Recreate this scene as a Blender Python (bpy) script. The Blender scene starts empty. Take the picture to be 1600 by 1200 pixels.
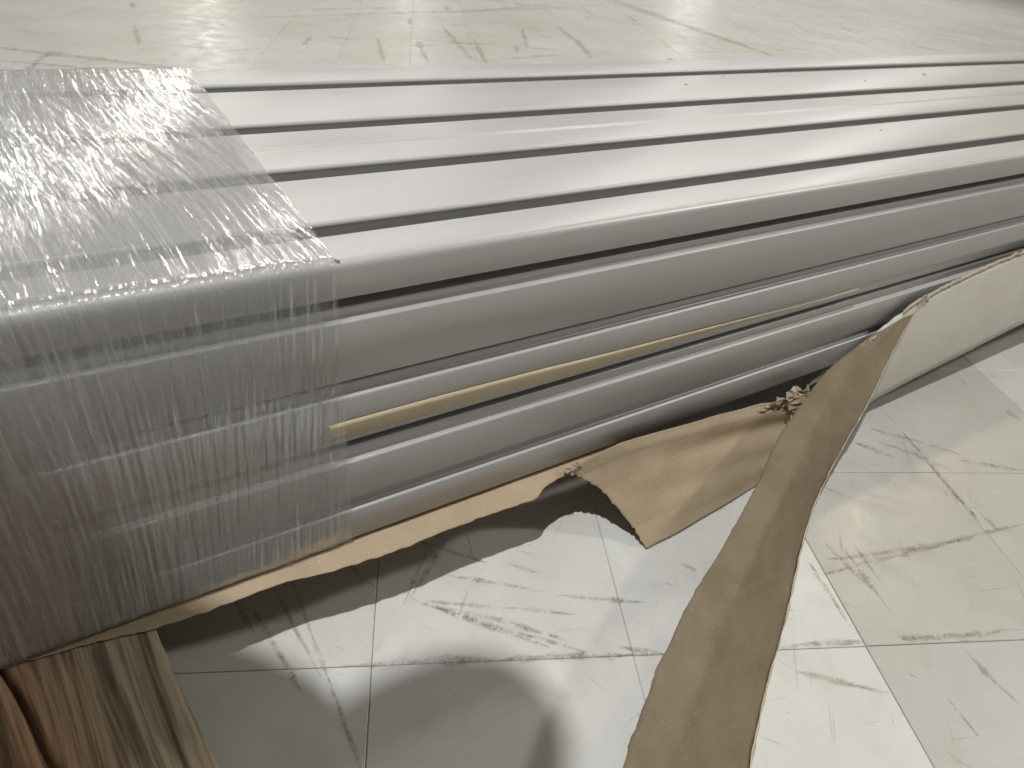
import bpy, bmesh, math, random
import numpy as np
from mathutils import Vector, Matrix, noise as mnoise

S = 0.5                       # one working unit = half a metre
scene = bpy.context.scene
C = scene.collection

# ------------------------------------------------------------------ camera
cam = bpy.data.cameras.new('camera')
camo = bpy.data.objects.new('camera', cam)
C.objects.link(camo)
R = Matrix(((0.85082, 0.23859, -0.46817),
            (-0.51336, 0.56756, -0.64369),
            (0.11214, 0.78801, 0.60537)))
CAM = Vector((-0.27268, -0.84000, 1.26910))
camo.matrix_world = Matrix.Translation(CAM * S) @ R.to_4x4()
cam.sensor_width = 36
cam.lens = 36 * 1040 / 1600
cam.clip_start = 0.01
cam.clip_end = 200
cam.dof.use_dof = True
cam.dof.focus_distance = 0.66
cam.dof.aperture_fstop = 9.0
scene.camera = camo

# ------------------------------------------------------------------ light
world = bpy.data.worlds.new('World')
scene.world = world
world.use_nodes = True
bg = world.node_tree.nodes['Background']
bg.inputs[0].default_value = (1.0, 0.98, 0.94, 1)
bg.inputs[1].default_value = 0.13
scene.view_settings.view_transform = 'Standard'
scene.view_settings.look = 'None'
scene.view_settings.exposure = 0.0
scene.cycles.caustics_reflective = False
scene.cycles.caustics_refractive = False
scene.cycles.sample_clamp_indirect = 1.5
scene.cycles.transparent_max_bounces = 12

def lamp(name, pos, aim, size, energy, col=(1, 1, 1), size_y=None):
    d = bpy.data.lights.new(name, 'AREA')
    d.shape = 'RECTANGLE' if size_y else 'DISK'
    d.size = size * S
    if size_y:
        d.size_y = size_y * S
    d.energy = energy
    d.color = col
    o = bpy.data.objects.new(name, d)
    C.objects.link(o)
    o.location = Vector(pos) * S
    v = (Vector(aim) - Vector(pos)).normalized()
    o.rotation_euler = v.to_track_quat('-Z', 'Y').to_euler()
    return o

def ceil_pos(p, d, h=8.0):
    k = (h - p[2]) / d[2]
    return (p[0] + d[0] * k, p[1] + d[1] * k, h)

lamp('ceiling_or_added_lamp', ceil_pos((0.573, 0.0, 0), (-0.28, -0.12, 0.93), 6.5), (0.5, 0, 0), 0.13, 86, (0.98, 0.985, 0.975))
lamp('ceiling_or_added_lamp', (4.6, 3.15, 8.0), (1.6, 0, 0), 0.5, 12, (1.0, 0.96, 0.87))
lamp('ceiling_or_added_lamp', (9.0, -3.4, 8.0), (0, 0, 0), 0.9, 82, (1.0, 0.97, 0.87))
for xx, yy, ee in ((2.0, 8.5, 28), (9.0, 8.5, 55), (17.0, 9.5, 110)):  # lamps added out of view to brighten the far floor
    lamp('ceiling_or_added_lamp', (xx, yy, 8.0), (xx, yy, 0), 0.9, ee, (1.0, 0.98, 0.925))
for yy, ee in ((12.0, 40), (20.0, 65), (31.0, 80)):      # added long lamp rows, out of view, giving the metal tops their sheen
    lamp('added_lamp_row', (14.0, yy, 8.0), (14.0, yy, 0), 52.0, ee, (1.0, 0.98, 0.94), 0.7)
for k, (px, py, dx, dy, dz, e, sz) in enumerate((
        (0.65, 4.5, 0.166, 0.959, 0.228, 60, 0.9), (5.5, 4.97, 0.698, 0.70, 0.153, 60, 0.9), (2.47, 5.2, 0.406, 0.895, 0.188, 40, 0.8),
        (0, 0.6, 0.30, 0.90, 0.33, 14, 0.4), (0, 0.6, 0.05, 0.94, 0.30, 14, 0.4), (0, 0.6, -0.16, 0.93, 0.36, 14, 0.4),  # from here on, small lamps added to put glints on the film
        (0, 0.6, -0.35, 0.86, 0.42, 12, 0.4), (0, 0.6, 0.42, 0.80, 0.47, 12, 0.4), (0, 0.6, 0.15, 0.85, 0.55, 10, 0.4), (0, 0.6, 0.75, 0.55, 0.36, 14, 0.4))):
    p_ = ceil_pos((px, py, 0 if k < 3 else 0.8), (dx, dy, dz))
    lamp('ceiling_or_added_lamp', p_, (px, py, 0), sz, e, (1.0, 0.955, 0.86) if k % 2 == 0 else (1.0, 0.985, 0.96), sz * 0.6)
lamp('ceiling_or_added_lamp', ceil_pos((1.2728, -0.3291, 0), (0.749, 0.2475, 0.615)), (1, -0.3, 0), 0.22, 26, (1.0, 0.80, 0.40))

# ------------------------------------------------------------------ node helpers
def new_mat(name):
    m = bpy.data.materials.new(name)
    m.use_nodes = True
    m.node_tree.nodes.clear()
    return m, NT(m.node_tree)

class NT:
    def __init__(s, t): s.t = t
    def n(s, typ, **kw):
        nd = s.t.nodes.new(typ)
        for k, v in kw.items():
            if k.startswith('i_'):
                nd.inputs[k[2:].replace('_', ' ')].default_value = v
            else:
                setattr(nd, k, v)
        return nd
    def l(s, a, b): s.t.links.new(a, b)
    def pos(s, scale=(1, 1, 1), rotz=0.0, rot=None):
        g = s.n('ShaderNodeNewGeometry')
        a = s.n('ShaderNodeMapping'); a.inputs['Rotation'].default_value = rot or (0, 0, rotz)
        b = s.n('ShaderNodeMapping'); b.inputs['Scale'].default_value = scale
        s.l(g.outputs['Position'], a.inputs[0]); s.l(a.outputs[0], b.inputs[0])
        return b.outputs[0]
    def noise(s, vec, scale, detail=2, rough=0.5, dist=0.0):
        nd = s.n('ShaderNodeTexNoise'); nd.inputs['Scale'].default_value = scale
        nd.inputs['Detail'].default_value = detail; nd.inputs['Roughness'].default_value = rough
        nd.inputs['Distortion'].default_value = dist
        if vec is not None: s.l(vec, nd.inputs['Vector'])
        return nd.outputs['Fac']
    def ramp(s, fac, pts):
        r = s.n('ShaderNodeValToRGB'); e = r.color_ramp.elements
        while len(e) < len(pts): e.new(0.5)
        for q, (p, c) in zip(e, pts):
            q.position = p
            q.color = (c, c, c, 1) if isinstance(c, (int, float)) else (*c, 1)
        s.l(fac, r.inputs[0])
        return r.outputs[0]
    def math(s, op, a, b=None, clamp=False):
        m = s.n('ShaderNodeMath', operation=op, use_clamp=clamp)
        for i, x in enumerate((a, b)):
            if x is None: continue
            if isinstance(x, (int, float)): m.inputs[i].default_value = x
            else: s.l(x, m.inputs[i])
        return m.outputs[0]
    def mix(s, fac, a, b, mode='MIX'):
        m = s.n('ShaderNodeMix', data_type='RGBA', blend_type=mode)
        for inp, x in ((m.inputs[0], fac), (m.inputs[6], a), (m.inputs[7], b)):
            if isinstance(x, (int, float)): inp.default_value = x
            elif isinstance(x, tuple): inp.default_value = (*x, 1)
            else: s.l(x, inp)
        return m.outputs[2]
    def bump(s, h, strength, dist, normal=None):
        b = s.n('ShaderNodeBump'); b.inputs['Strength'].default_value = strength
        b.inputs['Distance'].default_value = dist
        s.l(h, b.inputs['Height'])
        if normal is not None: s.l(normal, b.inputs['Normal'])
        return b.outputs[0]
    def out(s, sh):
        o = s.n('ShaderNodeOutputMaterial'); s.l(sh, o.inputs[0])
    def principled(s, base, rough, metal=0.0, normal=None, spec=0.5):
        p = s.n('ShaderNodeBsdfPrincipled')
        for nm, x in (('Base Color', base), ('Roughness', rough), ('Metallic', metal), ('Specular IOR Level', spec)):
            if isinstance(x, (int, float)): p.inputs[nm].default_value = x
            elif isinstance(x, tuple): p.inputs[nm].default_value = (*x, 1)
            else: s.l(x, p.inputs[nm])
        if normal is not None: s.l(normal, p.inputs['Normal'])
        return p

# aluminium, satin anodised, with faint drawing lines along X and dust
def metal_mat():
    m, t = new_mat('satin_aluminium')
    v = t.pos((2.0, 260, 260))
    lines = t.noise(v, 3.0, 2)
    dust = t.noise(t.pos(), 420, 3, 0.7)
    cloud = t.noise(t.pos((0.6, 3, 3)), 6, 3)
    oi = t.n('ShaderNodeObjectInfo')
    tone = t.math('MULTIPLY_ADD', oi.outputs['Random'], 0.06)
    tone.node.inputs[2].default_value = 0.97
    base = t.mix(t.ramp(cloud, [(0.3, 0.0), (0.75, 1.0)]), (0.445, 0.437, 0.430), (0.49, 0.484, 0.478))
    base = t.mix(t.ramp(dust, [(0.62, 0.0), (0.74, 0.35)]), base, (0.68, 0.66, 0.62))
    smear = t.noise(t.pos((0.5, 1.6, 1.6)), 16, 5, 0.7, 0.8)
    base = t.mix(t.ramp(smear, [(0.50, 0.0), (0.72, 0.28)]), base, (0.44, 0.43, 0.40))
    scr = t.noise(t.pos((0.10, 1.0, 1.0), 0.25), 300, 1, 0.5)
    base = t.mix(t.ramp(scr, [(0.73, 0.0), (0.77, 0.35)]), base, (0.66, 0.65, 0.63))
    gr = t.noise(t.pos(), 1500, 1, 0.5)
    base = t.mix(t.math('MULTIPLY', t.ramp(gr, [(0.35, 1.0), (0.65, 0.0)]), 0.10), base, (0.36, 0.35, 0.33))
    rough = t.math('ADD', t.math('MULTIPLY', lines, 0.08), 0.33)
    rough = t.math('ADD', rough, t.math('MULTIPLY', cloud, 0.10))
    nb = t.bump(lines, 0.05, 0.0006)
    nb = t.bump(dust, 0.12, 0.0002, nb)
    p = t.principled(base, rough, 0.26, nb, 0.5)
    t.out(p.outputs[0])
    return m

def floor_mat():
    m, t = new_mat('painted_vinyl_tile')
    big = t.noise(t.pos(), 2.2, 4, 0.6)
    mid = t.noise(t.pos(), 14, 5, 0.62, 0.6)
    fine = t.noise(t.pos(), 160, 4, 0.7)
    grain = t.noise(t.pos(), 900, 2, 0.6)
    oi = t.n('ShaderNodeObjectInfo')
    base = t.mix(t.ramp(big, [(0.32, 0.0), (0.68, 1.0)]), (0.575, 0.565, 0.525), (0.68, 0.685, 0.675))
    base = t.mix(t.math('MULTIPLY', oi.outputs['Random'], 0.35), base, (0.62, 0.60, 0.545))
    base = t.mix(t.ramp(mid, [(0.48, 0.0), (0.75, 0.45)]), base, (0.47, 0.44, 0.385))
    # fine scratches in several directions
    scr = None
    for ang, sc, lo, hi in ((0.35, 60, .69, .74), (-0.75, 46, .70, .75), (1.25, 52, .70, .75), (2.4, 38, .72, .77), (0.9, 90, .71, .76)):
        w = t.noise(t.pos((0.07, 1.0, 1.0), ang), sc * 2.6, 1, 0.5, 0.15)
        r = t.ramp(w, [(lo, 0.0), (hi, 1.0)])
        scr = r if scr is None else t.math('MAXIMUM', scr, r)
    patch = t.ramp(t.noise(t.pos(), 7, 3, 0.6), [(0.44, 0.0), (0.62, 1.0)])
    scr = t.math('MULTIPLY', scr, patch)
    base = t.mix(t.math('MULTIPLY', scr, 0.38), base, (0.27, 0.235, 0.19))
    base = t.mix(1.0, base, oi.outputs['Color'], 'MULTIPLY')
    # dark pin specks
    sp = t.ramp(t.noise(t.pos(), 240, 1, 0.5), [(0.775, 0.0), (0.80, 1.0)])
    base = t.mix(t.math('MULTIPLY', sp, 0.7), base, (0.16, 0.13, 0.10))
    base = t.mix(t.ramp(grain, [(0.25, 0.18), (0.7, 0.0)]), base, (0.45, 0.43, 0.39))
    rough = t.math('ADD', t.math('MULTIPLY', t.ramp(mid, [(0.3, 0.0), (0.7, 1.0)]), 0.20), 0.24)
    rough = t.math('ADD', rough, t.math('MULTIPLY', fine, 0.12))
    h = t.math('ADD', t.math('MULTIPLY', big, 2.0), t.math('MULTIPLY', mid, 0.5))
    nb = t.bump(h, 0.25, 0.004)
    nb = t.bump(t.math('SUBTRACT', t.math('MULTIPLY', fine, 0.5), scr), 0.30, 0.0006, nb)
    p = t.principled(base, rough, 0.0, nb, 0.55)
    t.out(p.outputs[0])
    return m

def flat_mat(name, col, rough=0.8):
    m, t = new_mat(name)
    f = t.noise(t.pos(), 90, 3)
    base = t.mix(f, tuple(c * 0.75 for c in col), tuple(min(1, c * 1.2) for c in col))
    p = t.principled(base, rough, 0.0, t.bump(f, 0.3, 0.001))
    t.out(p.outputs[0])
    return m

def paper_mat(name, c0, c1, rough=0.75, spec=0.3, fibre=0.5, two=None):
    m, t = new_mat(name)
    f = t.noise(t.pos((1, 1, 1)), 900, 3, 0.7)
    cl = t.noise(t.pos(), 22, 4, 0.6)
    ln = t.noise(t.pos((0.3, 6, 6)), 60, 2)
    sp = t.noise(t.pos(), 260, 2, 0.6)
    base = t.mix(t.ramp(cl, [(0.3, 0.0), (0.7, 1.0)]), c0, c1)
    base = t.mix(t.math('MULTIPLY', f, 0.35), base, tuple(x * 0.6 for x in c0))
    base = t.mix(t.math('MULTIPLY', t.ramp(sp, [(0.66, 0), (0.72, 1)]), 0.35), base, tuple(min(1, x * 1.5) for x in c1))
    if two is not None:       # other side of the sheet
        g = t.n('ShaderNodeNewGeometry')
        base = t.mix(g.outputs['Backfacing'], base, two)
    h = t.math('ADD', t.math('MULTIPLY', f, 0.3), t.math('ADD', cl, t.math('MULTIPLY', ln, 0.4)))
    nb = t.bump(h, fibre, 0.0015)
    p = t.principled(base, rough, 0.0, nb, spec)
    tr = t.n('ShaderNodeBsdfTranslucent')
    t.l(base, tr.inputs[0])
    mx = t.n('ShaderNodeMixShader'); mx.inputs[0].default_value = 0.10
    t.l(p.outputs[0], mx.inputs[1]); t.l(tr.outputs[0], mx.inputs[2])
    t.out(mx.outputs[0])
    return m

def wood_mat():
    m, t = new_mat('weathered_timber')
    ang = 0.17
    warp = t.noise(t.pos((1.0, 0.25, 1.0), -ang), 9, 2)
    def g(sx, sc, det=3):
        # grain stretched along the block, gently warped
        v = t.pos((1.0, sx, 1.0), -ang)
        a = t.n('ShaderNodeVectorMath', operation='ADD'); t.l(v, a.inputs[0])
        c = t.n('ShaderNodeCombineXYZ'); t.l(t.math('MULTIPLY', t.math('SUBTRACT', warp, 0.5), 0.05), c.inputs[0]); t.l(c.outputs[0], a.inputs[1])
        return t.noise(a.outputs[0], sc, det, 0.6)
    g1, g2, g3 = g(0.05, 75), g(0.03, 260), g(0.15, 25)
    ge = t.n('ShaderNodeNewGeometry'); sx = t.n('ShaderNodeSeparateXYZ'); t.l(ge.outputs['Position'], sx.inputs[0])
    xs = t.math('ADD', sx.outputs[0], t.math('MULTIPLY', t.math('SUBTRACT', g3, 0.5), 0.09))
    xs = t.math('ADD', xs, t.math('MULTIPLY', sx.outputs[1], 0.20))
    red = t.ramp(t.math('MULTIPLY', t.math('ADD', xs, 0.35), 7.0), [(0.1, 1.0), (0.9, 0.0)])
    grey = t.mix(g3, (0.30, 0.245, 0.175), (0.52, 0.44, 0.32))
    rb = t.mix(g3, (0.46, 0.19, 0.07), (0.72, 0.40, 0.20))
    base = t.mix(red, grey, rb)
    base = t.mix(t.ramp(g1, [(0.36, 0.85), (0.52, 0.0)]), base, (0.085, 0.055, 0.032))
    base = t.mix(t.ramp(g2, [(0.34, 0.55), (0.52, 0.0)]), base, (0.10, 0.068, 0.042))
    base = t.mix(t.ramp(g2, [(0.62, 0.0), (0.74, 0.5)]), base, (0.52, 0.47, 0.37))
    h = t.math('ADD', g1, t.math('MULTIPLY', g2, 0.6))
    p = t.principled(base, 0.72, 0.0, t.bump(h, 0.8, 0.0025), 0.3)
    t.out(p.outputs[0])
    return m

def film_mat(name, haze, gloss):
    m, t = new_mat(name)
    uv = t.n('ShaderNodeUVMap'); uv.uv_map = 'UVMap'
    def mp(sx, sy, ang=0):
        a = t.n('ShaderNodeMapping'); a.inputs['Rotation'].default_value = (0, 0, ang)
        b = t.n('ShaderNodeMapping'); b.inputs['Scale'].default_value = (sx, sy, 1)
        t.l(uv.outputs[0], a.inputs[0]); t.l(a.outputs[0], b.inputs[0])
        return b.outputs[0]
    s1 = t.noise(mp(1.0, 0.045), 170, 3, 0.6, 0.05)
    s2 = t.noise(mp(1.0, 0.05, 0.12), 420, 2, 0.6)
    s3 = t.noise(mp(1.0, 0.03, -0.07), 60, 3, 0.6)
    cl = t.noise(mp(1, 0.5), 9, 3)
    streak = t.ramp(s1, [(0.50, 0.0), (0.70, 1.0)])
    thin = t.ramp(s2, [(0.58, 0.0), (0.70, 1.0)])
    hz = t.math('ADD', t.math('MULTIPLY', streak, 0.26), t.math('MULTIPLY', thin, 0.16))
    hz = t.math('ADD', hz, t.math('MULTIPLY', t.math('SUBTRACT', s3, 0.5), 0.5))
    hz = t.math('ADD', hz, t.math('MULTIPLY', t.math('SUBTRACT', cl, 0.5), 0.3))
    hz = t.math('ADD', hz, haze, clamp=True)
    at = t.n('ShaderNodeAttribute'); at.attribute_name = 'dens'
    hz = t.math('MULTIPLY', hz, at.outputs['Fac'], clamp=True)
    sb = t.noise(mp(1.0, 0.05), 120, 0, 0.5, 0.05)
    h = t.math('ADD', sb, s3)
    nb = t.bump(h, 1.0, 0.0013)
    tr = t.n('ShaderNodeBsdfTransparent'); tr.inputs[0].default_value = (0.97, 0.97, 0.97, 1)
    df = t.n('ShaderNodeBsdfDiffuse'); df.inputs[0].default_value = (0.62, 0.615, 0.60, 1)
    tl = t.n('ShaderNodeBsdfTranslucent'); tl.inputs[0].default_value = (0.6, 0.6, 0.59, 1)
    t.l(nb, df.inputs['Normal'])
    d2 = t.n('ShaderNodeMixShader'); d2.inputs[0].default_value = 0.25
    t.l(df.outputs[0], d2.inputs[1]); t.l(tl.outputs[0], d2.inputs[2])
    m1 = t.n('ShaderNodeMixShader'); t.l(hz, m1.inputs[0]); t.l(tr.outputs[0], m1.inputs[1]); t.l(d2.outputs[0], m1.inputs[2])
    gl = t.n('ShaderNodeBsdfGlossy'); gl.inputs['Roughness'].default_value = 0.14
    t.l(nb, gl.inputs['Normal'])
    lw = t.n('ShaderNodeFresnel'); lw.inputs['IOR'].default_value = 1.5; t.l(nb, lw.inputs['Normal'])
    gf = t.math('MULTIPLY', lw.outputs[0], gloss, clamp=True)
    m2 = t.n('ShaderNodeMixShader'); t.l(gf, m2.inputs[0]); t.l(m1.outputs[0], m2.inputs[1]); t.l(gl.outputs[0], m2.inputs[2])
    t.out(m2.outputs[0])
    return m

M_METAL = metal_mat()
M_FLOOR = floor_mat()
M_GROUT = flat_mat('dirty_joint', (0.50, 0.47, 0.41))
M_DIRT = flat_mat('dirt', (0.52, 0.44, 0.35))
M_KRAFT = paper_mat('kraft_paper', (0.44, 0.34, 0.225), (0.53, 0.42, 0.29))
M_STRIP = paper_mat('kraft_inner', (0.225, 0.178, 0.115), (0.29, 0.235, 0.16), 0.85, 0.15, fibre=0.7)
M_PALE = paper_mat('kraft_coated_side', (0.68, 0.645, 0.56), (0.73, 0.70, 0.63), 0.5, 0.5, 0.25)
M_TORN = paper_mat('torn_paper_edge', (0.54, 0.44, 0.33), (0.66, 0.56, 0.45), fibre=1.0)
M_SLIP = paper_mat('kraft_slip', (0.60, 0.50, 0.34), (0.66, 0.56, 0.39))
M_WOOD = wood_mat()
M_FILM = film_mat('stretch_film', 0.34, 0.25)

# ------------------------------------------------------------------ object helpers
def tag(o, label=None, cat=None, group=None, kind=None):
    for k, v in (('label', label), ('category', cat), ('group', group), ('kind', kind)):
        if v: o[k] = v
    return o

def mesh_obj(name, verts, faces, mat, origin=(0, 0, 0), parent=None, smooth=False, uvs=None):
    """verts in working units; origin is where the object's own origin sits"""
    og = Vector(origin)
    me = bpy.data.meshes.new(name)
    me.from_pydata([tuple((Vector(v) - og) * S) for v in verts], [], faces)
    me.materials.append(mat)
    if smooth:
        me.polygons.foreach_set('use_smooth', [True] * len(me.polygons))
    o = bpy.data.objects.new(name, me)
    C.objects.link(o)
    if parent is not None:
        o.parent = parent
        o.location = og * S - parent.location
    else:
        o.location = og * S
    return o

def empty(name, loc, rz=0.0):
    o = bpy.data.objects.new(name, None)
    o.empty_display_size = 0.05
    C.objects.link(o)
    o.location = Vector(loc) * S
    o.rotation_euler = (0, 0, rz)
    return o

# ------------------------------------------------------------------ aluminium profiles
def arc(cy, cz, r, a0, a1, n):
    return [(cy + r * math.cos(math.radians(a0 + (a1 - a0) * i / n)),
             cz + r * math.sin(math.radians(a0 + (a1 - a0) * i / n))) for i in range(n + 1)]

X0, X1 = -1.6, 13.0
FAN = 0.018
def extrude(section, name, label, group, smooth_ang=50, wob=0.0, seed=0):
    rnd = random.Random(seed)
    n = len(section)
    xs = [X0 + (X1 - X0) * i / 40 for i in range(41)]
    verts, faces = [], []
    ph, ph2 = rnd.uniform(0, 6.28), rnd.uniform(0, 6.28)
    for x in xs:
        dy = wob * math.sin(x * 0.9 + ph); dz = wob * 0.6 * math.sin(x * 0.7 + ph2)
        k = 1 + FAN * max(x, -1)
        for (y, z) in section:
            verts.append((x, y * k + dy, z + dz))
    for i in range(len(xs) - 1):
        for j in range(n):
            a, b = i * n + j, i * n + (j + 1) % n
            faces.append((a, b, b + n, a + n))
    faces.append(tuple(range(n)))
    faces.append(tuple(reversed([(len(xs) - 1) * n + j for j in range(n)])))
    yc = sum(p[0] for p in section) / n; zb = min(p[1] for p in section)
    o = mesh_obj(name, verts, faces, M_METAL, (0.5, yc, zb))
    me = o.data
    bm = bmesh.new(); bm.from_mesh(me); bmesh.ops.recalc_face_normals(bm, faces=bm.faces[:])
    for f in bm.faces: f.smooth = len(f.verts) == 4
    for e in bm.edges:
        if len(e.link_faces) == 2 and e.calc_face_angle(0) > math.radians(smooth_ang): e.smooth = False
    bm.to_mesh(me); bm.free()
    return tag(o, label, 'aluminium bar', group)

def top_section(y0, y1, z0, z1, rf, rb=0.005, groove=None):
    s = []
    s += arc(y1 - rb, z1 - rb, rb, 0, 90, 3)
    if groove:
        g = groove
        s += [(g + 0.010, z1 + 0.0006), (g + 0.004, z1 + 0.0022), (g - 0.001, z1 + 0.0016), (g - 0.006, z1 - 0.0012), (g - 0.012, z1)]
    s += arc(y0 + rf, z1 - rf, rf, 90, 180, 6)
    if y0 > 0.01:      # wall below the edge shaped as an undercut to darken the gap
        s += [(y0 + 0.003, z1 - rf - 0.006), (y0 + 0.022, z1 - 0.034), (y0 + 0.026, z0)]
    else:
        s += arc(y0 + 0.004, z0 + 0.004, 0.004, 180, 270, 2)
    s += [(y1, z0)]
    return s

GT = 'satin aluminium bars in the top layer of the bundle'
extrude(top_section(0.0, 0.090, 0.739, 0.800, 0.014), 'aluminium_bar',
        'narrow aluminium bar forming the near top corner of the bundle', GT, seed=1)
extrude(top_section(0.134, 0.316, 0.728, 0.800, 0.007), 'aluminium_bar',
        'flat grey aluminium bar lying second from the near top corner of the bundle', GT, wob=0.0006, seed=2)
extrude(top_section(0.367, 0.567, 0.728, 0.800, 0.007, groove=0.468), 'aluminium_bar',
        'middle aluminium bar of the top layer with a thin bright ridge along it', GT, wob=0.0006, seed=3)
extrude(top_section(0.622, 0.860, 0.728, 0.799, 0.007), 'aluminium_bar',
        'widest flat aluminium bar of the top layer, dotted with dirt specks', GT, wob=0.0006, seed=4)
extrude(top_section(0.922, 1.045, 0.728, 0.799, 0.008), 'aluminium_bar',
        'narrow aluminium bar at the far edge of the top layer beside the tiled floor', GT, wob=0.0006, seed=5)

def side_section(zt, zl, zb, yb, crease=None, gap=0.05, yo=0.0):
    # zt: top of the recessed strip, zl: bright step, zb: lower edge of the flat face
    s = [(yb, zt - 0.001), (gap, zt - 0.001)]
    s += arc(0.0145, zt - 0.0045, 0.0035, 90, 180, 3)
    s += [(0.0115, zl + 0.004), (0.0105, zl + 0.0012), (0.0085, zl)]
    s += arc(0.0010, zl - 0.0046, 0.0046, 90, 180, 4)
    if crease:
        s += [(-0.0036, crease + 0.006), (-0.002, crease + 0.002), (0.007, crease - 0.002), (0.009, crease - 0.006), (0.009, zb + 0.012)]
        s += [(0.010, zb + 0.003), (0.014, zb)]
    else:
        s += [(-0.0036, zb + 0.004), (0.0, zb)]
    s = [(y + yo if y < 0.02 else y, z) for y, z in s]
    s += [(yb, zb)]
    return s

GS = 'wide satin aluminium profiles stacked in the side of the bundle'
extrude(side_section(0.720, 0.702, 0.587, 1.03, yo=-0.001), 'aluminium_profile',
        'tall plain aluminium profile just under the wide dark gap in the bundle side', GS, seed=6)
extrude(side_section(0.577, 0.557, 0.444, 1.035, crease=0.488, yo=-0.003), 'aluminium_profile',
        'stepped aluminium profile with the thin brown paper slip along its face', GS, seed=7)
extrude(side_section(0.432, 0.409, 0.311, 1.03, yo=-0.005), 'aluminium_profile',
        'tall plain aluminium profile just below the one with the brown paper slip', GS, seed=8)
extrude(side_section(0.303, 0.284, 0.203, 1.03, yo=-0.007), 'aluminium_profile',
        'lowest aluminium profile of the bundle, resting just above the torn kraft paper', GS, seed=9)

# inner cores fill the gaps between the stacked profiles (their hidden backs)
# paper slip tucked on the stepped face; thin tail stands in for a tan reflection
v, f = [], []
N = 60
for i in range(N + 1):
    s_ = i / N
    x = -0.03 + s_ * 1.48
    hw = 0.0205 * max(0.0, 1 - (x - 0.40) / 1.06) ** 1.4 if x > 0.40 else 0.0205
    zc = 0.4875 - 0.010 * s_ + 0.001 * math.sin(x * 9)
    for j in range(5):
        a = j / 4 * 2 - 1
        y = -0.0078 - 0.0012 * (1 - a * a) - 0.0025 * a
        v.append((x, y, zc + a * hw))
for i in range(N):
    for j in range(4):
        a = i * 5 + j
        f.append((a, a + 5, a + 6, a + 1))
o = mesh_obj('paper_slip_and_reflection', v, f, M_SLIP, (0.4, 0, 0.47), smooth=True)
sm = o.modifiers.new('solid', 'SOLIDIFY'); sm.thickness = 0.0008; sm.offset = -1
tag(o, 'thin tapering brown paper slip tucked along the face of the upper stepped profile, its tail imitating a tan reflection', 'paper slip')

# ------------------------------------------------------------------ floor of tiles
ANG = math.atan2(-0.423, 0.906)
U = Vector((math.cos(ANG), math.sin(ANG), 0)); W = Vector((-math.sin(ANG), math.cos(ANG), 0))
TS = 0.54
sub = mesh_obj('floor', [(-30, -30, -0.012), (60, -30, -0.012), (60, 80, -0.012), (-30, 80, -0.012)], [(0, 1, 2, 3)], M_GROUT, (0, 0, -0.012))
tag(sub, kind='structure')

def tile_mesh(gap=0.0010, bev=0.0018):
    h = (TS - gap * 1) / 2
    vs, fs = [], []
    for r, z in ((h, -0.011), (h, -0.0012), (h - bev, 0.0)):
        vs += [(-r, -r, z), (r, -r, z), (r, r, z), (-r, r, z)]
    for k in (0, 4):
        for j in range(4):
            a, b = k + j, k + (j + 1) % 4
            fs.append((a, b, b + 4, a + 4))
    fs.append((8, 9, 10, 11))
    me = bpy.data.meshes.new('floor_tile')
    me.from_pydata([tuple(Vector(q) * S) for q in vs], [], fs)
    me.materials.append(M_FLOOR)
    return me
tile_me = tile_mesh()
Rt = R.transposed()
def project(p):
    c = Rt @ (Vector(p) - CAM)
    if c.z > -0.05: return None
    return (800 + 1040 * c.x / -c.z, 600 - 1040 * c.y / -c.z, -c.z)
near, far = [], []
rnd = random.Random(7)
for i in range(-34, 60):
    for j in range(-26, 80):
        c = U * (1.127 + TS * (i + .5)) + W * (-0.16 + TS * (j + .5))
        if c.x < -14 or c.x > 45 or c.y < -8 or c.y > 34: continue
        p = project(c)
        d = (c - CAM).length
        vis = p is not None and -200 < p[0] < 1800 and -80 < p[1] < 1500
        if not vis and d < 3.5 and c.y > -3: vis = True; d += 3
        hidden = (-1 < c.y < 0) and False
        (near if vis else far).append((d, c))
near.sort(key=lambda q: q[0])
far += near[296:]
near = near[:296]
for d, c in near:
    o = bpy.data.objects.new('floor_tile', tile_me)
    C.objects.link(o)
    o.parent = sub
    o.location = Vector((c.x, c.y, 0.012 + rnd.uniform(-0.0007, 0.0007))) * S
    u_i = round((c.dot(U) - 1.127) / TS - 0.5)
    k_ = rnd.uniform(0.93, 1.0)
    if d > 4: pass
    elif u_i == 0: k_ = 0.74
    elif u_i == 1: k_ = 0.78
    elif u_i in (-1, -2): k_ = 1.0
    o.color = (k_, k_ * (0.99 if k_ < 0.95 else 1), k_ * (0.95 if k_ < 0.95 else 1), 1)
    o.rotation_euler = (rnd.gauss(0, 0.0012), rnd.gauss(0, 0.0012), ANG + rnd.gauss(0, 0.0006))
fv, ff = [], []
for d, c in far:
    z = rnd.uniform(-0.0007, 0.0007); b = len(fv)
    r = (TS - 0.003) / 2
    for a, e in ((-1, -1), (1, -1), (1, 1), (-1, 1)):
        fv.append(tuple(c + U * (a * r) + W * (e * r) + Vector((0, 0, z))))
    ff.append((b, b + 1, b + 2, b + 3))
o = mesh_obj('floor_tile', fv, ff, M_FLOOR, (0, 0, 0), sub)
o['kind'] = 'stuff'

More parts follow.
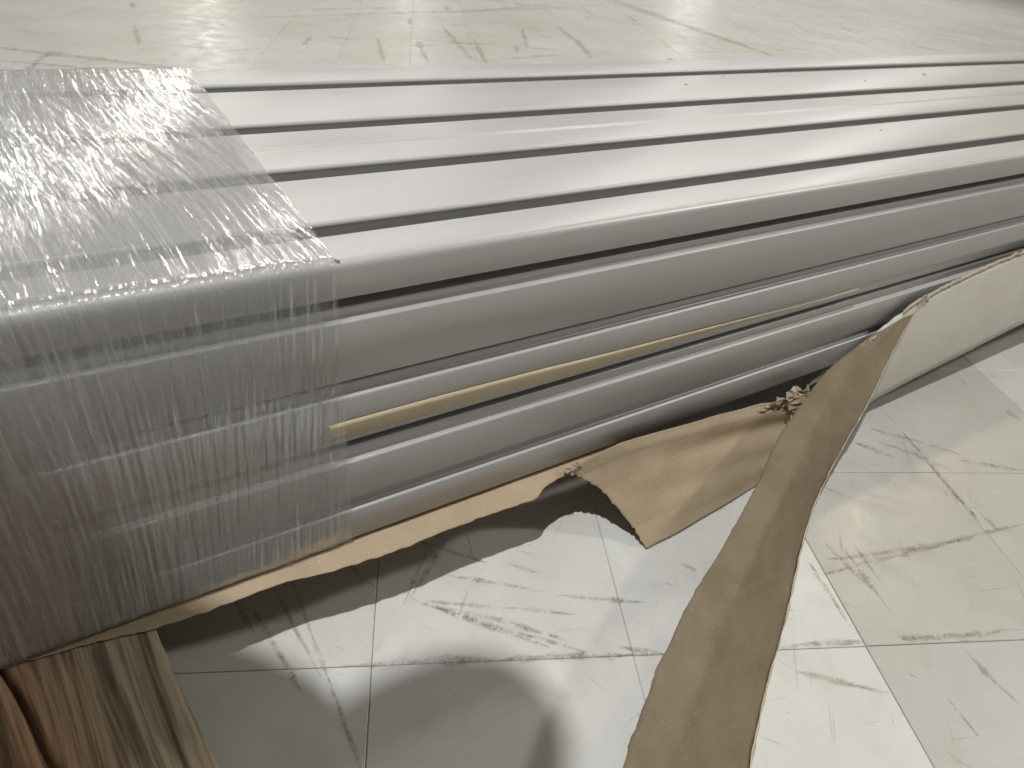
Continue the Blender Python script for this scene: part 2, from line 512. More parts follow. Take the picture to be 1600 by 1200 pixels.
# scuffs and gouges pressed in the floor paint, as thin marks
def mark_mat():
    m, t = new_mat('scuff_dirt')
    a = t.noise(t.pos(), 70, 3, 0.7); b = t.noise(t.pos(), 500, 2, 0.6)
    k = t.ramp(t.math('ADD', t.math('MULTIPLY', a, 0.65), t.math('MULTIPLY', b, 0.35)), [(0.40, 0.0), (0.60, 1.0)])
    at = t.n('ShaderNodeAttribute'); at.attribute_name = 'fade'
    k = t.math('MULTIPLY', t.math('MULTIPLY', k, at.outputs['Fac']), 0.60)
    col = t.mix(a, (0.23, 0.175, 0.125), (0.37, 0.30, 0.23))
    p = t.principled(col, 0.6)
    t.l(k, p.inputs['Alpha'])
    t.out(p.outputs[0])
    return m
M_MARK = mark_mat()
mv, mf, mfade = [], [], []
def mark(p0, p1, w, seed=0, bend=0.0):
    rn = random.Random(seed * 31 + 5)
    a, b = Vector((*p0, 0)), Vector((*p1, 0))
    d = b - a; nrm = Vector((-d.y, d.x, 0)).normalized()
    n = max(3, int(d.length / 0.03)); n = min(n, 60)
    base = len(mv); off = 0
    for i in range(n + 1):
        t_ = i / n
        off = off * 0.8 + rn.gauss(0, 0.25) * min(w, 0.006)
        c = a + d * t_ + nrm * (off + bend * math.sin(t_ * math.pi))
        ww = w * (0.35 + 0.9 * rn.random()) * (0.15 + math.sin(min(1, max(0, t_)) * math.pi) ** 0.5)
        ww *= 1.9; up = Vector((0, 0, 0.0013)); st = rn.uniform(0.4, 1.0)
        for q_, f_ in ((-1, 0.0), (-0.25, st), (0.25, st), (1, 0.0)):
            mv.append(tuple(c + nrm * ww * q_ + up)); mfade.append(f_)
    for i in range(n):
        for e_ in range(3):
            q = base + i * 4 + e_
            mf.append((q, q + 1, q + 5, q + 4))
for k, q in enumerate(MARKS := [
    ((-0.102, 0.109), (-0.116, -0.40), 0.0035, 0.0), ((-0.60, 4.91), (0.50, 4.25), 0.035, 0.0),
    ((1.746, -0.2), (1.595, -0.536), 0.004, 0.0), ((0.53, -0.424), (-0.081, -0.136), 0.006, 0.0),
    ((0.53, -0.424), (0.955, -0.615), 0.003, 0.0), ((6.8, 9.0), (6.475, 4.44), 0.06, 0.0)]):
    mark(q[0], q[1], q[2], k, q[3])
# === extra marks here ===
EXTRA = [((0.104, -0.058), (0.318, -0.295), 0.0043),
    ((0.122, -0.085), (0.422, -0.382), 0.0043),
    ((0.113, -0.072), (0.411, -0.258), 0.0043),
    ((0.168, -0.117), (0.363, -0.302), 0.0043),
    ((0.205, -0.044), (0.357, -0.157), 0.0044),
    ((0.341, -0.071), (0.394, -0.127), 0.0045),
    ((0.4, -0.198), (0.576, -0.305), 0.0044),
    ((0.245, 0.05), (0.104, -0.058), 0.0046),
    ((0.205, 0.057), (0.086, -0.067), 0.0046),
    ((0.181, 0.077), (0.301, -0.051), 0.0046),
    ((0.014, 0.089), (0.052, -0.005), 0.0045),
    ((-0.141, 0.092), (-0.122, -0.144), 0.0044),
    ((-0.196, 0.084), (-0.161, -0.152), 0.0044),
    ((-0.225, 0.099), (-0.203, 0.005), 0.0044),
    ((1.116, -0.386), (1.1, -0.549), 0.0054),
    ((1.148, -0.402), (1.087, -0.601), 0.0055),
    ((1.18, -0.417), (1.142, -0.529), 0.0055),
    ((1.014, -0.445), (1.711, -0.602), 0.0052),
    ((1.072, -0.42), (1.474, -0.548), 0.0053),
    ((1.659, -0.142), (1.829, -0.347), 0.0068),
    ((1.622, -0.191), (1.735, -0.38), 0.0066),
    ((1.541, -0.154), (1.613, -0.264), 0.0065),
    ((1.695, -0.255), (1.692, -0.301), 0.0068),
    ((0.787, -0.537), (0.99, -0.624), 0.0047),
    ((1.018, -0.638), (1.091, -0.673), 0.0051),
    ((0.751, -0.585), (0.899, -0.717), 0.0046),
    ((1.157, -0.728), (1.137, -0.881), 0.0054),
    ((1.009, -0.783), (0.991, -0.863), 0.0051),
    ((1.032, -0.646), (1.346, -0.779), 0.0051),
    ((1.635, -0.514), (1.614, -0.58), 0.0065),
    ((1.799, -0.364), (1.957, -0.482), 0.0069),
    ((2.228, -0.285), (2.22, -0.354), 0.008),
    ((1.746, -0.2), (1.595, -0.536), 0.0069),
    ((1.092, -0.042), (1.187, -0.128), 0.0057),
    ((0.719, -0.257), (0.756, -0.307), 0.0048),
    ((0.44, -0.359), (0.529, -0.424), 0.0043),
    ((1.024, -0.408), (0.964, -0.575), 0.0052),
    ((2.164, 5.203), (1.888, 4.391), 0.0186),
    ((2.532, 5.21), (2.242, 4.334), 0.019),
    ((3.06, 5.762), (2.689, 4.414), 0.021),
    ((3.127, 5.221), (2.752, 4.308), 0.0198),
    ((3.133, 5.767), (3.389, 5.841), 0.0211),
    ((3.937, 5.665), (3.5, 4.846), 0.022),
    ((3.465, 4.846), (3.775, 4.768), 0.0194),
    ((3.937, 5.665), (4.167, 5.587), 0.022),
    ((4.51, 5.851), (4.183, 4.97), 0.0233),
    ((4.339, 5.245), (3.94, 4.428), 0.0217),
    ((2.809, 4.409), (3.732, 4.6), 0.0174),
    ((2.341, 4.924), (2.606, 4.97), 0.0181),
    ((1.723, 5.24), (1.971, 5.152), 0.0183),
    ((1.222, 5.955), (5.558, 6.952), 0.0198),
    ((6.532, 7.609), (6.475, 4.44), 0.0306),
    ((0.318, 5.595), (0.268, 4.97), 0.0184),
    ((-0.562, 4.558), (0.105, 4.257), 0.0155),
    ((9.894, 4.97), (10.086, 4.604), 0.033),
    ((11.97, 5.392), (11.879, 4.728), 0.0386),
    ((9.934, 6.182), (9.69, 5.665), 0.0349),
    ((16.041, 7.145), (15.818, 6.262), 0.051),
    ((3.458, 6.412), (5.24, 7.071), 0.0231),
    ((1.926, 6.395), (3.111, 6.638), 0.0215)]
for k, (a, b, w) in enumerate(EXTRA):
    mark(a, b, w, 100 + k)
rm = random.Random(12)
for k in range(40):
    x, y = rm.uniform(0, 3.2), rm.uniform(-0.9, 0.05)
    a = rm.choice([0.35, -0.42, 1.15, 2.2, 1.25]) + rm.gauss(0, 0.15)
    l = rm.choice([0.01, 0.015, 0.03, 0.07, 0.12]); w = rm.uniform(0.0012, 0.003)
    mark((x, y), (x + math.cos(a) * l, y + math.sin(a) * l), w, 300 + k)
for k in range(60):
    x, y = rm.uniform(-0.5, 9), rm.uniform(3.6, 9)
    a = rm.choice([0.3, -0.45, 1.15, 1.5]) + rm.gauss(0, 0.2)
    l = rm.choice([0.05, 0.12, 0.3, 0.5]); w = rm.uniform(0.006, 0.025)
    mark((x, y), (x + math.cos(a) * l, y + math.sin(a) * l), w, 700 + k)
o = mesh_obj('scuff_mark', mv, mf, M_MARK, (0, 0, 0), sub)
at_ = o.data.attributes.new('fade', 'FLOAT', 'POINT'); at_.data.foreach_set('value', mfade)
o['kind'] = 'stuff'

# ------------------------------------------------------------------ timber under the bundle
def timber(name, xa, xb, ya, yb, zt, crack, label):
    # top with a long split, rough edges; edges run slightly askew like the real block
    rn = random.Random(3)
    ys = [ya + (yb - ya) * i / 110 for i in range(111)]
    sk = lambda y: -0.155 * y
    prof = [0, 0.006, 0.012] + [0.03 + (xb - xa - 0.06) * i / 120 for i in range(121)] + [xb - xa - 0.012, xb - xa - 0.006, xb - xa]
    vs, fs = [], []
    n = len(prof)
    for y in ys:
        ex = 0.003 * math.sin(y * 9) + 0.0025 * mnoise.noise(Vector((y * 30, 1, 0)))
        row = []
        for i, px in enumerate(prof):
            x = xa + px + sk(y)
            z = zt + 0.0035 * mnoise.noise(Vector((px * 40, y * 3, 2))) + 0.002 * mnoise.noise(Vector((px * 120, y * 4, 5)))
            if i in (0, n - 1): z -= 0.014 + 0.004 * mnoise.noise(Vector((y * 25, i, 0)))
            if i in (1, n - 2): z -= 0.005
            if i >= n - 2: x += ex
            cx = crack + sk(y) * 1.9
            cx += 0.006 * mnoise.noise(Vector((y * 6, 8, 0)))
            z -= 0.022 * math.exp(-((x - cx) / 0.006) ** 2)
            row.append((x, y, z))
        x_l, x_r = row[0][0], row[-1][0]
        vs += [(x_l, y, 0.0015)] + row + [(x_r, y, 0.0015)]
    m_ = n + 2
    for k in range(110):
        for i in range(m_ - 1):
            a = k * m_ + i
            fs.append((a, a + 1, a + 1 + m_, a + m_))
        fs.append((k * m_ + m_ - 1, k * m_, (k + 1) * m_, (k + 1) * m_ + m_ - 1))
    fs.append(tuple(reversed(range(m_)))); fs.append(tuple((len(ys) - 1) * m_ + i for i in range(m_)))
    o = mesh_obj(name, vs, fs, M_WOOD, ((xa + xb) / 2, (ya + yb) / 2, 0), smooth=True)
    return tag(o, label, 'timber')
timber('wooden_block', -0.86, -0.362, -0.75, 1.35, 0.183, -0.578, 'weathered grey and reddish brown timber block under the wrapped end of the bundle')

# ------------------------------------------------------------------ kraft paper wrapper
paper = tag(empty('kraft_paper', (0.7, 0.1, 0)), 'torn brown kraft paper wrapper hanging off the underside of the aluminium bundle', 'paper wrapper')

def sheet(name, grid, mat, parent, thick=0.0016, label=None, crinkle=0.0, cs=14.0, seed=0.0):
    """grid: rows of points (working units)"""
    nr, nc = len(grid), len(grid[0])
    vs = []
    for r in grid:
        for p in r:
            q = Vector(p)
            if crinkle:
                q += Vector((0, 0, 1)) * crinkle * mnoise.noise(q * cs + Vector((seed, 0, 0))) + Vector((0, 1, 0)) * crinkle * mnoise.noise(q * cs * 0.8 + Vector((0, seed, 9)))
            vs.append(tuple(q))
    fs = [(i * nc + j, i * nc + j + 1, (i + 1) * nc + j + 1, (i + 1) * nc + j) for i in range(nr - 1) for j in range(nc - 1)]
    o = mesh_obj(name, vs, fs, mat, grid[0][0], parent, smooth=True)
    sm = o.modifiers.new('thickness', 'SOLIDIFY'); sm.thickness = thick * S; sm.offset = 0
    if label: o['label'] = label
    return o

def interp(pts, t):
    """pts list of tuples, arc param 0..1 by index"""
    k = t * (len(pts) - 1); i = min(int(k), len(pts) - 2); f_ = k - i
    return Vector(pts[i]).lerp(Vector(pts[i + 1]), f_)

def interp_x(pts, x):
    for a, b in zip(pts, pts[1:]):
        if a[0] <= x <= b[0]:
            return Vector(a).lerp(Vector(b), (x - a[0]) / (b[0] - a[0]))
    return Vector(pts[0] if x < pts[0][0] else pts[-1])

# bottom sheet whose torn lip sticks out under the lowest profile
lip = [(-1.3, 0.0), (-0.58, -0.004), (-0.486, -0.014), (-0.441, -0.020), (-0.362, -0.036), (-0.266, -0.040), (-0.144, -0.040), (-0.078, -0.052),
       (0.006, -0.060), (0.096, -0.064), (0.182, -0.060), (0.287, -0.062), (0.397, -0.068), (0.437, -0.045), (0.515, -0.032), (0.57, -0.036), (0.66, -0.024), (0.72, 0.02)]
grid = []
for k in range(241):
    x = -1.3 + 2.02 * k / 240
    yo = interp_x(lip, x)[1] + 0.0035 * mnoise.noise(Vector((x * 45, 0, 0))) + 0.002 * mnoise.noise(Vector((x * 160, 3, 0)))
    row = []
    for j in range(12):
        a = j / 11
        y = 0.25 * (1 - a) ** 2 + yo * (1 - (1 - a) ** 2)
        z = 0.1965 - 0.009 * max(0, a - 0.35) / 0.65 + 0.003 * mnoise.noise(Vector((x * 12, a * 2, 4))) * a
        row.append((x, y, z))
    grid.append(row)
sheet('bottom_sheet', grid, M_KRAFT, paper)

# hanging flap: torn left edge, creases, toe on the floor
tear = [(0.505, -0.030, 0.198), (0.541, -0.039, 0.17), (0.595, -0.068, 0.13), (0.631, -0.114, 0.08), (0.658, -0.145, 0.04), (0.672, -0.19, 0.004)]
toe = [(0.672, -0.19, 0.004), (0.781, -0.187, 0.005), (0.929, -0.176, 0.006), (1.069, -0.161, 0.005), (1.226, -0.152, 0.006), (1.42, -0.15, 0.006)]
topl = [(0.505, -0.030, 0.198), (0.658, -0.03, 0.226), (0.898, -0.03, 0.206), (1.181, -0.03, 0.177), (1.25, -0.035, 0.165)]
grid = []
NR, NC = 60, 90
for i in range(NR + 1):
    s_ = i / NR
    row = []
    for j in range(NC + 1):
        c = j / NC
        L_ = interp(tear, s_)
        T_ = interp(topl, c); B_ = interp(toe, c)
        Rr = Vector(topl[-1]).lerp(Vector(toe[-1]), s_)
        # coons patch
        P_ = L_ * (1 - c) + Rr * c + T_ * (1 - s_) + B_ * s_ - (Vector(tear[0]) * (1 - c) * (1 - s_) + Vector(topl[-1]) * c * (1 - s_) + Vector(tear[-1]) * (1 - c) * s_ + Vector(toe[-1]) * c * s_)
        env = math.sin(math.pi * s_) * math.sin(math.pi * min(1, c * 1.2 + 0.08) if c < 0.76 else math.pi * 0.99)
        env = math.sin(math.pi * s_) * min(1, c * 4)
        # folds radiating from the upper left
        dz = env * (0.010 * math.sin(s_ * 9 + c * 1.5) + 0.006 * math.sin(s_ * 17 - c * 3 + 1)) * (0.3 + c)
        P_ = P_ + Vector((0, -0.7, 0.7)) * dz
        if j == 0:
            P_ = P_ + Vector((1, 0.3, 0)) * 0.006 * mnoise.noise(Vector((s_ * 30, 7, 0)))
        row.append(tuple(P_))
    grid.append(row)
sheet('hanging_flap', grid, M_KRAFT, paper, crinkle=0.002, cs=12)

# pale coated side panel still against the bundle
ptop = [(1.30, -0.040, 0.20), (1.45, -0.035, 0.245), (1.612, -0.03, 0.305), (1.765, -0.03, 0.385), (1.904, -0.025, 0.405), (2.072, -0.022, 0.427), (2.218, -0.02, 0.440), (2.376, -0.02, 0.452), (2.8, -0.02, 0.47), (3.6, -0.02, 0.48), (7.0, 0.0, 0.48)]
pbot = [(1.30, -0.09, 0.02), (1.55, -0.09, 0.04), (1.75, -0.09, 0.072), (1.9, -0.09, 0.09), (2.2, -0.09, 0.12), (2.5, -0.09, 0.15), (2.7, -0.09, 0.165), (3.6, -0.08, 0.19), (7.0, -0.05, 0.2)]
grid = []
for k in range(261):
    x = 1.60 + (6.5 - 1.60) * (k / 260) ** 1.7
    a_ = interp_x(ptop, x); b_ = interp_x(pbot, x)
    row = []
    for j in range(13):
        q = j / 12
        p = a_.lerp(b_, q)
        p.y -= 0.012 * math.sin(q * math.pi)
        if j == 0:
            p.z += 0.007 * mnoise.noise(Vector((x * 30, 3, 1))) + 0.003 * mnoise.noise(Vector((x * 110, 3, 1)))
        row.append(tuple(p))
    grid.append(row)
sheet('side_panel', grid, M_PALE, paper, crinkle=0.001, cs=5, label='pale grey coated paper panel with a ragged tan upper edge')
# frayed tan rim along the torn edge of the panel
grid = []
rn = random.Random(5)
for k in range(200):
    x = 1.72 + (4.5 - 1.72) * (k / 199) ** 1.6
    p = interp_x(ptop, x)
    z = p.z + 0.007 * mnoise.noise(Vector((x * 30, 3, 1))) + 0.003 * mnoise.noise(Vector((x * 110, 3, 1)))
    u_ = 0.002 + 0.006 * rn.random() ** 2
    grid.append([(x, p.y + 0.001, z + u_ * 0.6), (x, p.y - 0.003 - 0.003 * rn.random(), z + u_ * 0.4), (x, p.y - 0.006, z - 0.002 - 0.008 * rn.random())])
sheet('torn_rim', grid, M_TORN, paper)

# peeled strip coming towards the viewer
SR = [(1.80, -0.030, 0.372), (1.67, -0.08, 0.28), (1.445, -0.178, 0.18), (1.338, -0.217, 0.13), (1.143, -0.3, 0.07), (1.004, -0.38, 0.03), (0.848, -0.476, 0.02), (0.673, -0.572, 0.02), (0.503, -0.676, 0.02), (0.34, -0.80, 0.02)]
SL = [(1.775, -0.028, 0.365), (1.617, -0.030, 0.305), (1.380, -0.065, 0.26), (1.097, -0.162, 0.22), (0.876, -0.270, 0.20), (0.700, -0.352, 0.19), (0.52, -0.428, 0.18), (0.395, -0.491, 0.17), (0.302, -0.548, 0.16), (0.225, -0.598, 0.155), (0.12, -0.68, 0.15)]
def smooth_path(pts, t):
    n = len(pts); k = t * (n - 1); i = min(int(k), n - 2); f_ = k - i
    p = [Vector(pts[max(0, min(n - 1, q))]) for q in (i - 1, i, i + 1, i + 2)]
    return 0.5 * ((2 * p[1]) + (-p[0] + p[2]) * f_ + (2 * p[0] - 5 * p[1] + 4 * p[2] - p[3]) * f_ ** 2 + (-p[0] + 3 * p[1] - 3 * p[2] + p[3]) * f_ ** 3)
# unit view-free normal used for the creases
grid = []
for i in range(181):
    t_ = i / 180
    a_ = smooth_path(SL, t_); b_ = smooth_path(SR, t_)
    a_ = a_ + Vector((1, 0, 0)) * (0.008 * mnoise.noise(Vector((t_ * 22, 0, 0))) + 0.004 * mnoise.noise(Vector((t_ * 90, 0, 0))))
    b_ = b_ + Vector((1, 0, 0)) * 0.003 * mnoise.noise(Vector((t_ * 40, 9, 0)))
    wv = (b_ - a_).length
    row = []
    for j in range(25):
        c = j / 24
        p = a_.lerp(b_, c)
        cr = 0.30 - 0.06 * t_
        bulge = 0.11 * wv * (1 - abs(c - cr) / (cr if c < cr else 1 - cr)) + 0.010 * wv * mnoise.noise(Vector((c * 2.2, t_ * 6, 3)))
        p = p + Vector((-0.45, -0.75, 0.5)) * bulge
        row.append(tuple(p))
    grid.append(row)
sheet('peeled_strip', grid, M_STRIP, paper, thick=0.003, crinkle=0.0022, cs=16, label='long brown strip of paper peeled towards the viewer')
# light raw edge of the strip
grid = []
for i in range(181):
    t_ = i / 180
    b_ = smooth_path(SR, t_) + Vector((1, 0, 0)) * 0.003 * mnoise.noise(Vector((t_ * 40, 9, 0)))
    w_ = 0.0055 + 0.006 * mnoise.noise(Vector((t_ * 50, 2, 0)))
    grid.append([tuple(b_ + Vector((-w_ * 0.5, -0.002, 0.002))), tuple(b_ + Vector((w_, -0.001, 0.001))), tuple(b_ + Vector((w_ * 1.1, 0.002, -0.004)))])
sheet('torn_edge', grid, M_TORN, paper, crinkle=0.001, cs=40)

# crumpled shreds where strip and flap tear apart
def shred(c, size, stretch, ang, seed, mat):
    rn = random.Random(seed)
    n = 13
    size *= 1.45
    d = Vector((math.cos(ang), 0, math.sin(ang))); up = Vector((-math.sin(ang), 0, math.cos(ang)))
    vs = [tuple(Vector(c) + Vector((0, -size * 0.25, 0)))]
    for ring, k in ((0, 0.5), (1, 1.0)):
        for i in range(n):
            a = 2 * math.pi * i / n
            rr = size * k * (rn.uniform(0.45, 1.15) if ring else rn.uniform(0.8, 1.1))
            vs.append(tuple(Vector(c) + d * (math.cos(a) * rr * stretch) + up * (math.sin(a) * rr) + Vector((0, rn.uniform(-0.35, 0.35) * size, 0))))
    fs = [(0, 1 + i, 1 + (i + 1) % n) for i in range(n)]
    fs += [(1 + i, 1 + n + i, 1 + n + (i + 1) % n, 1 + (i + 1) % n) for i in range(n)]
    o = mesh_obj('paper_shred', vs, fs, mat, c, paper)
    sm = o.modifiers.new('thickness', 'SOLIDIFY'); sm.thickness = 0.0016 * S; sm.offset = 0
    return o
for q in [((1.185, -0.046, 0.172), 0.012, 1.6, 0.2, 1, M_TORN), ((1.225, -0.050, 0.180), 0.015, 1.5, 0.4, 2, M_KRAFT), ((1.270, -0.056, 0.192), 0.022, 1.1, 0.5, 3, M_TORN),
          ((1.315, -0.060, 0.196), 0.020, 1.0, 1.3, 4, M_TORN), ((1.300, -0.070, 0.178), 0.016, 2.0, 0.3, 5, M_KRAFT), ((1.395, -0.052, 0.222), 0.013, 3.2, 0.40, 6, M_STRIP),
          ((1.47, -0.048, 0.248), 0.012, 3.4, 0.38, 7, M_STRIP), ((1.545, -0.045, 0.276), 0.011, 2.6, 0.42, 8, M_KRAFT), ((1.595, -0.043, 0.296), 0.012, 1.1, 0.8, 9, M_TORN),
          ((1.255, -0.095, 0.168), 0.013, 1.6, 1.9, 10, M_TORN), ((1.215, -0.115, 0.158), 0.013, 1.4, 2.1, 11, M_KRAFT), ((1.175, -0.135, 0.160), 0.012, 1.3, 2.0, 12, M_TORN),
          ((1.130, -0.155, 0.170), 0.010, 1.5, 2.2, 13, M_STRIP), ((1.795, -0.036, 0.376), 0.012, 1.8, 1.1, 14, M_TORN), ((1.815, -0.034, 0.384), 0.010, 1.3, 0.4, 15, M_TORN),
          ((0.512, -0.036, 0.203), 0.012, 1.2, 0.6, 16, M_TORN), ((0.530, -0.034, 0.207), 0.009, 1.0, 1.2, 17, M_KRAFT)]:
    shred(*q)

# ------------------------------------------------------------------ stretch wrap
wrap = tag(empty('stretch_wrap', (-0.6, 0.5, 0.2)), 'clear plastic stretch wrap pulled tight round the left end of the aluminium bundle', 'stretch wrap')
def film(name, xa, xb, nx, off, seed, girth, step, amp, dens_fn, skew=0.13):
    """girth: list of (y,z) corner points of the loop"""
    pts = [Vector((a[0], a[1])) for a in girth]
    path = []; ln = 0; ss = []
    for a, b in zip(pts, pts[1:]):
        L_ = (b - a).length; n = max(1, int(L_ / step))
        for i in range(n):
            path.append(a.lerp(b, i / n)); ss.append(ln + L_ * i / n)
        ln += L_
    path.append(pts[-1]); ss.append(ln)
    P = np.array([(p.x, p.y) for p in path]); s = np.array(ss)
    T = np.gradient(P, axis=0); T /= np.linalg.norm(T, axis=1)[:, None] + 1e-9
    Nn = np.stack([T[:, 1], -T[:, 0]], 1)
    c_ = P.mean(0)
    if ((P - c_) * Nn).sum() < 0: Nn = -Nn
    x = np.linspace(xa, xb, nx)
    rng = np.random.default_rng(seed)
    Xg, Sg = np.meshgrid(x, s)
    yv = np.broadcast_to(P[:, 0][:, None], Xg.shape)
    sk = Xg + skew * np.clip(yv, 0, 1.1) * 1.0 + 0.03 * np.sin(Sg * 3 + Xg * 2)
    H = np.zeros_like(Xg)
    for du, dv, a in ((0.007, 0.16, 1.2), (0.012, 0.20, 1.6), (0.028, 0.4, 1.6)):
        uu = (sk - xa + 1.0) / du; vv = Sg / dv
        nu, nv = int(uu.max()) + 3, int(vv.max()) + 3
        tab = rng.normal(size=(nv, nu))
        iu = uu.astype(int); iv = vv.astype(int); fu = uu - iu; fw = vv - iv
        fu = fu * fu * (3 - 2 * fu); fw = fw * fw * (3 - 2 * fw)
        val = (tab[iv, iu] * (1 - fu) + tab[iv, iu + 1] * fu) * (1 - fw) + (tab[iv + 1, iu] * (1 - fu) + tab[iv + 1, iu + 1] * fu) * fw
        H += a * val
    H = H * amp * 0.35 * (1 + 0.6 * np.clip((yv - 0.02) / 0.2, 0, 1))
    Y = yv + Nn[:, 0][:, None] * (off + H); Z = np.broadcast_to(P[:, 1][:, None], Xg.shape) + Nn[:, 1][:, None] * (off + H)
    # ragged free edge
    edge = np.clip((Xg - (xb - 0.02)) / 0.02, 0, 1)
    r1 = np.interp(s, np.linspace(0, ln, 90), rng.normal(size=90) * 0.0007)
    Xd = Xg + edge * r1[:, None]
    V = np.stack([Xd, Y, Z], -1).reshape(-1, 3)
    ny = len(s)
    idx = np.arange(nx * ny).reshape(ny, nx)
    F = np.stack([idx[:-1, :-1], idx[:-1, 1:], idx[1:, 1:], idx[1:, :-1]], -1).reshape(-1, 4)
    og = np.array([-0.6, 0.5, 0.2])
    me = bpy.data.meshes.new(name)
    me.vertices.add(len(V)); me.vertices.foreach_set('co', ((V - og) * S).astype(np.float32).ravel())
    me.loops.add(F.size); me.loops.foreach_set('vertex_index', F.astype(np.int32).ravel())
    me.polygons.add(len(F)); me.polygons.foreach_set('loop_start', (np.arange(len(F)) * 4).astype(np.int32))
    me.polygons.foreach_set('use_smooth', np.ones(len(F), bool))
    me.update(calc_edges=True)
    uvl = me.uv_layers.new(name='UVMap')
    UV = np.stack([sk.ravel(), Sg.ravel()], -1)[F.ravel()]
    uvl.data.foreach_set('uv', UV.astype(np.float32).ravel())
    at = me.attributes.new('dens', 'FLOAT', 'POINT')
    at.data.foreach_set('value', dens_fn(Xg, yv, Z).astype(np.float32).ravel())
    me.materials.append(M_FILM)
    o = bpy.data.objects.new(name, me); C.objects.link(o); o.parent = wrap
    return o
b_ = 0.0
loop = [(1.055, 0.20), (1.055, 0.80), (1.045, 0.806)] + [(0.013 + 0.0, 0.806)] + [(0.013 - 0.019 * math.sin(a), 0.787 + 0.019 * math.cos(a)) for a in (0.3, 0.6, 0.9, 1.2, 1.57)] + \
       [(-0.0065, 0.73), (-0.008, 0.70), (-0.0135, 0.206), (-0.006, 0.199)]
film('film_layer', -1.25, -0.001, 1000, 0.0, 1, loop, 0.007, 0.0009, lambda X, Y, Z: (0.45 + 0.65 * np.clip((-X) / 0.45, 0, 1)))
film('film_layer', -1.25, -0.030, 700, 0.002, 2, loop, 0.009, 0.0008, lambda X, Y, Z: 0.3 + 0.6 * np.clip((-X) / 0.45, 0, 1), skew=0.05)

# ------------------------------------------------------------------ crumbs of dirt on the bars
def crumb(c, r, seed, label):
    rn = random.Random(seed); bm = bmesh.new()
    bmesh.ops.create_icosphere(bm, subdivisions=2, radius=r * S)
    for v_ in bm.verts:
        v_.co *= 1 + 0.5 * mnoise.noise(v_.co * 400 + Vector((seed, 0, 0)))
        v_.co.z *= 0.4; v_.co.x *= 1.5
    me = bpy.data.meshes.new('dirt_crumb'); bm.to_mesh(me); bm.free(); me.materials.append(M_DIRT)
    o = bpy.data.objects.new('dirt_crumb', me); C.objects.link(o)
    o.location = Vector(c) * S; o.rotation_euler = (0, 0, rn.uniform(0, 3))
    tag(o, label, 'dirt crumb')
CRUMBS = [((1.42, 0.782, 0.8005), 0.004, 'dark dirt crumb on the widest top bar, nearest the stretch wrap'),
          ((1.67, 0.862, 0.8005), 0.004, 'pale dirt crumb at the edge of the narrow gap next to the far bar'),
          ((2.31, 0.742, 0.8005), 0.0035, 'smallest dirt crumb in the middle of the widest top bar'),
          ((2.79, 0.792, 0.8005), 0.007, 'largest dirt crumb far along the widest top bar'),
          ((1.72, 0.275, 0.8010), 0.004, 'tiny dirt crumb on the flat bar second from the near corner'),
          ((0.004, 0.008, 0.8035), 0.0035, 'dark dirt crumb on the near corner at the edge of the stretch wrap')]
for k, (c, r, lb) in enumerate(CRUMBS): crumb(c, r, k, lb)

# ------------------------------------------------------------------ the person taking the picture (leans in beside the bundle)
def skin_mat(name, col, rough=0.8):
    return flat_mat(name, col, rough)
M_JACKET = flat_mat('dark_jacket', (0.035, 0.04, 0.05), 0.9)
M_SKIN = flat_mat('skin', (0.50, 0.33, 0.25), 0.55)
M_HAIR = flat_mat('dark_hair', (0.03, 0.022, 0.016), 0.7)
person = tag(empty('person', (-2.05, -1.75, 0)), 'person in a dark jacket leaning over the bundle and holding a phone', 'person')
def skinned(name, joints, edges, mat, parent):
    me = bpy.data.meshes.new(name)
    og = Vector(parent.location)
    me.from_pydata([tuple(Vector(j[:3]) * S - og) for j in joints], edges, [])
    o = bpy.data.objects.new(name, me); C.objects.link(o); o.parent = parent
    sk = o.modifiers.new('skin', 'SKIN')
    for i, v_ in enumerate(me.skin_vertices[0].data):
        v_.radius = (joints[i][3] * S, joints[i][3] * S * (joints[i][4] if len(joints[i]) > 4 else 1)); v_.use_root = i == 0
    sb = o.modifiers.new('sub', 'SUBSURF'); sb.levels = 2; sb.render_levels = 2
    me.materials.append(mat)
    for p_ in me.polygons: p_.use_smooth = True
    return o
PJ = [(-2.05, -1.75, 1.75, .25, .8), (-1.48, -1.10, 2.28, .26, .8), (-0.88, -0.53, 2.55, .29, .8), (-0.76, -0.57, 2.62, .12), (-0.71, -0.58, 2.62, .10),
      (-0.80, -0.34, 2.42, .14), (-0.56, -0.42, 1.92, .10), (-0.58, -0.82, 1.48, .07),
      (-1.00, -1.12, 2.42, .13), (-0.70, -1.42, 1.85, .10), (-0.35, -1.10, 1.40, .07),
      (-2.15, -1.60, 1.65, .19), (-2.05, -1.40, 0.95, .13), (-2.35, -1.60, 0.15, .09), (-2.12, -1.45, 0.08, .08),
      (-2.00, -1.95, 1.65, .19), (-1.85, -1.85, 0.95, .13), (-2.10, -2.15, 0.15, .09), (-1.90, -1.97, 0.08, .08)]
PE = [(0, 1), (1, 2), (2, 3), (3, 4), (2, 5), (5, 6), (6, 7), (2, 8), (8, 9), (9, 10), (0, 11), (11, 12), (12, 13), (13, 14), (0, 15), (15, 16), (16, 17), (17, 18)]
skinned('body', PJ, PE, M_JACKET, person)
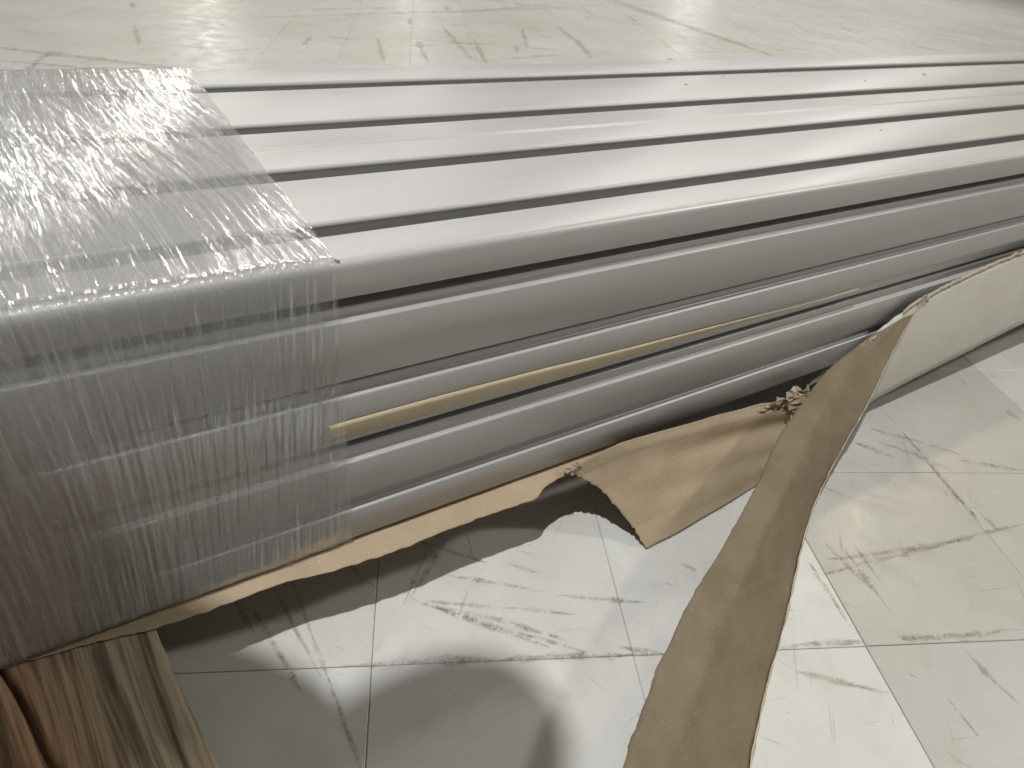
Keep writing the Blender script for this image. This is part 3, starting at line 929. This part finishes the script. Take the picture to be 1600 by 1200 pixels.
HJ = [(-0.73, -0.58, 2.62, .09), (-0.64, -0.58, 2.59, .13), (-0.53, -0.57, 2.54, .145), (-0.46, -0.56, 2.47, .12), (-0.42, -0.56, 2.40, .08)]
skinned('head', HJ, [(0, 1), (1, 2), (2, 3), (3, 4)], M_SKIN, person)
skinned('hair', [(-0.69, -0.59, 2.64, .11), (-0.60, -0.58, 2.65, .13), (-0.51, -0.57, 2.61, .12)], [(0, 1), (1, 2)], M_HAIR, person)
for hx, sgn, hn in (((-0.25, -0.79, 1.48), 1, 0), ((-0.02, -1.07, 1.40), -1, 1)):
    hb = Vector(hx); dr = (CAM + R @ Vector((-0.17 if hn == 0 else 0.15, 0, 0.03)) - hb)
    joints = [(*hb, .065, .6), (*(hb + dr * 0.5), .085, .5)]; ed = [(0, 1)]
    side = R @ Vector((0, 1, 0))
    for fi in range(5):
        ln_ = (0.10, 0.15, 0.165, 0.155, 0.12)[fi]
        b0 = hb + dr * 0.55 + side * (0.055 - 0.028 * fi)
        k = len(joints)
        tip = (R @ Vector((0.10 if hn == 0 else -0.10, 0.01 * (2 - fi), -0.02)))
        joints += [(*b0, .019), (*(b0 + dr.normalized() * ln_ * 0.5), .017), (*(b0 + dr.normalized() * ln_ * 0.7 + tip * 0.5), .014)]
        ed += [(1, k), (k, k + 1), (k + 1, k + 2)]
    skinned('hand', joints, ed, M_SKIN, person)
# phone
bm = bmesh.new()
ret = bmesh.ops.create_cube(bm, size=1)
for v_ in bm.verts: v_.co = Vector((v_.co.x * 0.15, v_.co.y * 0.075, v_.co.z * 0.008))
bmesh.ops.bevel(bm, geom=[e for e in bm.edges if abs((e.verts[0].co - e.verts[1].co).z) > 0.005], offset=0.010, segments=4, affect='EDGES')
me = bpy.data.meshes.new('mobile_phone'); bm.to_mesh(me); bm.free()
me.materials.append(flat_mat('phone_case', (0.02, 0.02, 0.022), 0.4))
ph = bpy.data.objects.new('mobile_phone', me); C.objects.link(ph)
ph.matrix_world = Matrix.Translation(CAM * S + R @ Vector((0.0, -0.0, 0.012))) @ R.to_4x4()
tag(ph, 'black mobile phone held in both hands over the floor', 'phone')
